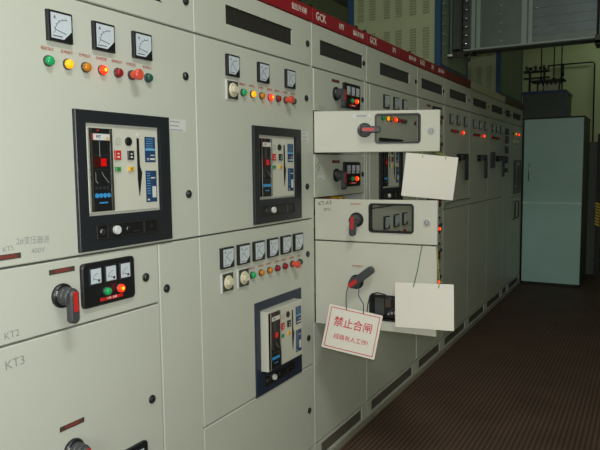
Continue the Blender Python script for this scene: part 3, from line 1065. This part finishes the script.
cb = plane_thing('blank_card', 'blank white card hanging lower, in front of the lowest and tallest open door', 'card',
                 (2.624, -0.549, 0.8825), (-0.06, -0.030, -1.508), 0.264, 0.203, CARD)
cm = Matrix.LocRotScale(Vector(cb.location), cb.rotation_euler, None)
for sx_, es, m_ in ((-0.042, 0.531, STRG), (0.070, 0.597, STRY)):
    a0 = tuple(cm @ Vector((sx_ - 0.004, -0.004, 0.084))); a1 = tuple(cm @ Vector((sx_, -0.003, 0.102)))
    b = MB()
    b.tube(world_to(cb, [a0, a1, door_pt(88, es - 0.018 if es < .55 else es + 0.012, 0.010, 1.04), door_pt(88, es, 0.006, 1.149), door_pt(88, es, -0.03, 1.150)]), 0.002, m_)
    b.build('string', cb)


# ------------------------------------------------------------------ louvred enclosures standing on top of the row
def enclosure(x0, x1, z1, label):
    e = thing('busbar_enclosure', label, 'enclosure', (x0, 0, ZT), 'louvred enclosures on top of the cabinet row')
    w = x1 - x0; h = z1 - ZT; D = 0.76
    b = MB()
    b.box(0.02, w - 0.02, 0.014, D - 0.01, 0.02, h - 0.01, CREAMP)
    b.build('panel_box', e)
    b = MB()
    b.box(0.03, w - 0.03, 0.004, 0.016, 0.03, h - 0.02, SIDEP)
    b.build('side_panel', e)
    for (px, py) in ((0, 0), (w - 0.045, 0), (0, D - 0.045), (w - 0.045, D - 0.045)):
        b = MB(); b.box(px, px + 0.045, py, py + 0.045, 0, h, BLUEF); b.build('corner_post', e)
    b = MB()
    b.box(0.045, w - 0.045, 0, 0.03, 0, 0.022, BLUEF)
    b.box(0, 0.03, 0.045, D - 0.045, 0, 0.022, BLUEF)
    b.box(0.045, w - 0.045, 0, 0.03, h - 0.03, h, BLUEF)
    b.box(0, 0.03, 0.045, D - 0.045, h - 0.03, h, BLUEF)
    b.build('rail', e)
    # groups of short louvre slots on the end facing the camera
    for yc in (0.655, 0.555, 0.433, 0.337, 0.221, 0.118):
        for zg in (0.078 + ZT - 2.242, 0.413, 0.748):
            b = MB()
            for k in range(12):
                b.box(0.012, 0.021, yc - 0.024, yc + 0.024, zg + k * 0.020, zg + k * 0.020 + 0.010, SLOT)
            b.build('vent_slots', e)
    return e


e1 = enclosure(4.66, 5.47, 3.35, 'nearer cream louvred enclosure with blue corner posts above the fifth and sixth cabinets')
for k in range(9):
    b = MB(); b.box(0.075, 0.155, -0.004, 0.006, 0.175 + k * 0.075, 0.187 + k * 0.075, mat('galvanised_bright', (128, 140, 134))); b.build('side_louvre', e1)
e2 = enclosure(6.80, 8.10, 3.35, 'farther cream louvred enclosure with a blue post beneath the bus duct')

# ------------------------------------------------------------------ galvanised bus duct crossing the aisle
du = thing('bus_duct', 'galvanised metal bus duct crossing overhead above the aisle', 'duct', (4.88, 0, 2.385))
b = MB()
b.box(0.0, 0.14, -3.3, -0.165, 0.0, 0.60, GALV)
b.build('housing', du)
b = MB()   # jointing flange at the cabinet end
b.box(0.02, 0.12, -0.165, -0.004, 0.02, 0.58, GALVD)
b.box(-0.012, 0.13, -0.030, -0.012, -0.015, 0.62, GALV)
b.box(-0.012, 0.13, -0.105, -0.095, -0.015, 0.62, IRON)
b.build('flange', du)
for k in range(9):
    z = 0.045 + k * 0.064
    b = MB(); b.tube([(-0.012, -0.152, z), (-0.012, -0.112, z)], 0.007, CHROME); b.build('bolt', du)
    b = MB(); b.disc(0, 0, 0.009, -0.012, 0, CHROME, n=12); q = b.build('bolt', du, (0, -0.392, z)); q.rotation_euler = (0, 0, -PI / 2)
for y0, y1 in ((-0.205, -0.178), (-0.245, -0.215), (-0.580, -0.543), (-0.618, -0.592)):
    b = MB(); b.box(-0.014, 0.0, y0, y1, 0.0, 0.60, mat('galvanised_bright', (128, 140, 134), 0.4, metal=0.4, noise=0.15)); b.build('rib', du)
for k in range(8):
    z = 0.055 + k * 0.064
    b = MB(); b.box(-0.004, 0.0, -3.3, -0.625, z, z + 0.056, mat('duct_panel', (92, 103, 106), 0.4, metal=0.45, noise=0.25, scale=7)); b.build('side_slat', du)
    b = MB(); b.dome(0, 0, 0.007, 0, 0.006, CHROME, n=10, k=3); q = b.build('screw', du, (-0.004, -0.645, z + 0.003)); q.rotation_euler = (0, 0, -PI / 2)
b = MB()
b.box(-0.022, 0.0, -3.3, -0.12, -0.008, 0.004, mat('galvanised_bright', (128, 140, 134)))
b.box(-0.018, 0.13, -3.3, -0.16, -0.016, -0.008, IRON)
b.box(-0.006, 0.13, -3.3, -0.16, -0.008, 0.0, IRON)
b.build('bottom_angle', du)
b = MB()   # bracket and bolts under the joint
b.box(-0.03, 0.12, -0.19, -0.006, -0.030, -0.016, IRON)
b.box(-0.035, -0.02, -0.13, -0.03, -0.055, -0.016, IRON)
for (y, z) in ((-0.02, -0.045), (-0.08, -0.035), (-0.12, -0.05), (-0.16, -0.06)):
    b.tube([(-0.045, y, z), (-0.01, y, z)], 0.009, STEEL)
b.tube([(-0.03, -0.17, -0.09), (-0.03, -0.17, -0.02)], 0.008, IRON)
b.tube([(-0.05, -0.006, -0.035), (-0.05, -0.045, -0.035)], 0.010, PORC)
b.build('bracket', du)
for y in (-1.055, -2.4):
    b = MB()
    b.tube([(-0.035, y, -0.05), (-0.035, y, 1.80)], 0.008, IRON)
    b.box(-0.05, -0.02, y - 0.018, y + 0.018, -0.055, 0.01, IRON)
    b.box(-0.05, 0.17, y - 0.02, y + 0.02, -0.05, -0.028, IRON)
    b.build('hanger_rod', du)

# ------------------------------------------------------------------ blue-grey cabinet at the end, facing the camera
bg = thing('control_cabinet', 'tall blue-grey steel cabinet standing at the far end of the cabinet row', 'electrical cabinet', (8.186, -0.70, 0))
b = MB()
b.box(0.004, 0.80, 0.004, 0.674, 0.03, 2.06, BLUEG)
b.box(0.02, 0.80, 0.02, 0.66, 0.0, 0.03, IRON)
b.build('carcass', bg)
fp = MB()
fp.box(-0.012, 0.004, 0.002, 0.676, 1.040, 2.062, BLUEG)
fp.build('upper_panel', bg)
fp = MB()
fp.box(-0.012, 0.004, 0.002, 0.676, 0.035, 1.022, BLUEG)
fp.build('lower_panel', bg)
b = MB(); b.box(-0.022, 0.004, 0.0, 0.678, 1.020, 1.042, mat('pale_blue_rail', (205, 235, 228), 0.35)); b.build('mid_rail', bg)
b = MB(); b.box(-0.020, 0.82, -0.008, 0.684, 2.060, 2.080, IRON); b.build('roof', bg)
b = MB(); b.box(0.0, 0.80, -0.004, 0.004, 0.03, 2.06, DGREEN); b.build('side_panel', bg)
b = MB()
b.tube([(-0.012, 0.610, 1.30), (-0.035, 0.610, 1.32), (-0.035, 0.610, 1.50), (-0.012, 0.610, 1.52)], 0.006, CHROME)
b.build('handle', bg)

# ------------------------------------------------------------------ taller cabinet behind it, with insulators on top
tb = thing('transformer_cabinet', 'dark green cabinet with blue edging rising behind the blue-grey cabinet', 'electrical cabinet', (9.30, -0.36, 0))
b = MB()
b.box(0.0, 0.75, 0.0, 0.56, 0.0, 2.505, DGREEN)
b.build('carcass', tb)
b = MB()
b.box(-0.01, 0.0, -0.01, 0.57, 2.485, 2.525, BLUEF)
b.box(-0.01, 0.0, -0.01, 0.03, 0.0, 2.485, BLUEF)
b.box(0.0, 0.76, -0.01, 0.0, 2.490, 2.525, BLUEF)
b.build('blue_edging', tb)
it = thing('insulator_rack', 'small rack of pale insulators on top of the dark green cabinet', 'insulator rack', (9.45, -0.27, 2.507))
b = MB()
b.box(0, 0.3, 0.0, 0.31, 0.15, 0.175, IRON)
b.box(0, 0.3, -0.05, 0.40, 0.175, 0.19, IRON)
for y in (0.0, 0.29):
    b.box(0, 0.02, y, y + 0.02, 0, 0.15, IRON)
    b.box(0.28, 0.30, y, y + 0.02, 0, 0.15, IRON)
b.build('frame', it)
for k in range(5):
    b = MB()
    for j in range(4):
        b.add(*[(lambda n, r, z0, z1, cx, cy: ([(cx + r * math.cos(2 * PI * i / n), cy + r * math.sin(2 * PI * i / n), z) for z in (z0, z1) for i in range(n)],
                [(i, (i + 1) % n, n + (i + 1) % n, n + i) for i in range(n)] + [tuple(range(n)), tuple(range(n, 2 * n))]))(12, 0.022 if j % 2 == 0 else 0.014, j * 0.036, (j + 1) * 0.036, 0.05, 0.04 + k * 0.055)][0], m=PORC)
    b.build('insulator', it)

wb = thing('terminal_bracket', 'cluster of shiny terminals on a bracket high on the dark green cabinet', 'bracket', (9.75, -0.05, 2.507))
b = MB()
b.box(0.0, 0.03, 0.02, 0.05, 0, 0.42, IRON)
b.box(0.0, 0.03, 0.22, 0.25, 0, 0.42, IRON)
b.box(-0.02, 0.05, -0.04, 0.32, 0.34, 0.37, IRON)
b.box(-0.02, 0.05, -0.04, 0.32, 0.25, 0.27, IRON)
b.build('frame', wb)
for k in range(6):
    b = MB(); b.dome(0, 0, 0.028, 0, 0.03, CHROME, n=12, k=4)
    q = b.build('terminal', wb, (-0.02, -0.02 + k * 0.058, 0.36 + (k % 2) * 0.05)); q.rotation_euler = (0, 0, -PI / 2)
    b = MB(); b.box(-0.01, 0.02, -0.02 + k * 0.058 - .01, -0.02 + k * 0.058 + .01, 0.35, 0.42, IRON); b.build('clamp', wb)

for k, (y, z0) in enumerate(((0.005, 2.73), (-0.165, 2.73), (-0.265, 2.73))):
    b = MB(); b.tube([(0, 0, 0), (0, 0, 4.20 - z0)], 0.008, IRON)
    b.box(-0.03, 0.03, -0.02, 0.02, -0.02, 0.0, IRON)
    r = b.build('hanging_rod', None, (9.60, y, z0))
    tag(r, ('leftmost', 'middle', 'rightmost')[k] + ' of the three thin dark rods hanging above the insulator rack', 'rod', 'rods hanging from the ceiling')

# dim cabinet beyond, with yellow and black hazard post
dc = thing('metal_locker', 'dim dark green cabinet at the right edge beyond the blue-grey cabinet', 'cabinet', (9.25, -0.84, 0))
b = MB(); b.box(0, 0.9, 0, 0.42, 0, 1.80, DGREEN); b.build('carcass', dc)
b = MB(); b.box(-0.01, 0, 0.01, 0.41, 0.05, 1.78, DGREEN); b.build('door', dc)
b = MB(); b.box(-0.03, -0.01, 0.03, 0.06, 1.45, 1.60, BLACK); b.build('handle', dc)
hp = MB()
hp.box(0, 0.05, 0, 0.05, 0, 1.9, IRON)
n = 8
for k in range(n):
    z = 0.67 + k * 0.040
    hp.add([(-0.002, -0.001, z), (-0.002, 0.051, z + 0.02), (-0.002, 0.051, z + 0.046), (-0.002, -0.001, z + 0.026)], [(0, 1, 2, 3)], HAZY)
    hp.add([(-0.002, -0.002, z), (0.05, -0.002, z + 0.02), (0.05, -0.002, z + 0.046), (-0.002, -0.002, z + 0.026)], [(0, 1, 2, 3)], HAZY)
tag(hp.build('guard_post', None, (9.16, -0.838, 0)), 'dark post with yellow and black hazard tape at the far right', 'post')

# pipe on the far wall
b = MB()
b.tube([(0, 0, 0), (0, -0.75, 0.0), (0, -0.78, -0.03), (0, -0.80, -3.3)], 0.013, IRON)
b.tube([(-0.02, -0.25, -0.02), (-0.02, -0.25, -0.22)], 0.03, IRON)
tag(b.build('wall_pipe', None, (12.42, 0.30, 3.32)), 'thin dark pipe running across and down the far wall', 'pipe')

# ------------------------------------------------------------------ the room
FLM = floor_material()
b = MB(); b.add([(-3, -3.6, 0), (12.5, -3.6, 0), (12.5, 3.2, 0), (-3, 3.2, 0)], [(0, 1, 2, 3)], FLM)
struct('floor', b)
b = MB(); b.box(-3.1, 12.6, -3.7, 3.3, 4.2, 4.3, CEILM); struct('ceiling', b)
b = MB(); b.box(12.5, 12.6, -3.7, 3.3, 0, 4.2, WALLM); struct('wall_back', b)
b = MB(); b.box(-3.1, 12.6, 3.2, 3.3, 0, 4.2, WALLM); struct('wall_left', b)
b = MB(); b.box(-3.1, 12.6, -3.7, -3.6, 0, 4.2, WALLM); struct('wall_right', b)
b = MB(); b.box(-3.1, -3.0, -3.7, 3.3, 0, 4.2, WALLM); struct('wall_front', b)
b = MB()
b.box(-3.0, -2.96, -2.75, -2.70, 1.05, 2.75, LETTER); b.box(-3.0, -2.96, -0.70, -0.65, 1.05, 2.75, LETTER)
b.box(-3.0, -2.96, -2.75, -0.65, 1.0, 1.05, LETTER); b.box(-3.0, -2.96, -2.75, -0.65, 2.75, 2.80, LETTER)
b.box(-3.0, -2.97, -1.72, -1.68, 1.05, 2.75, LETTER)
struct('window_1', b)
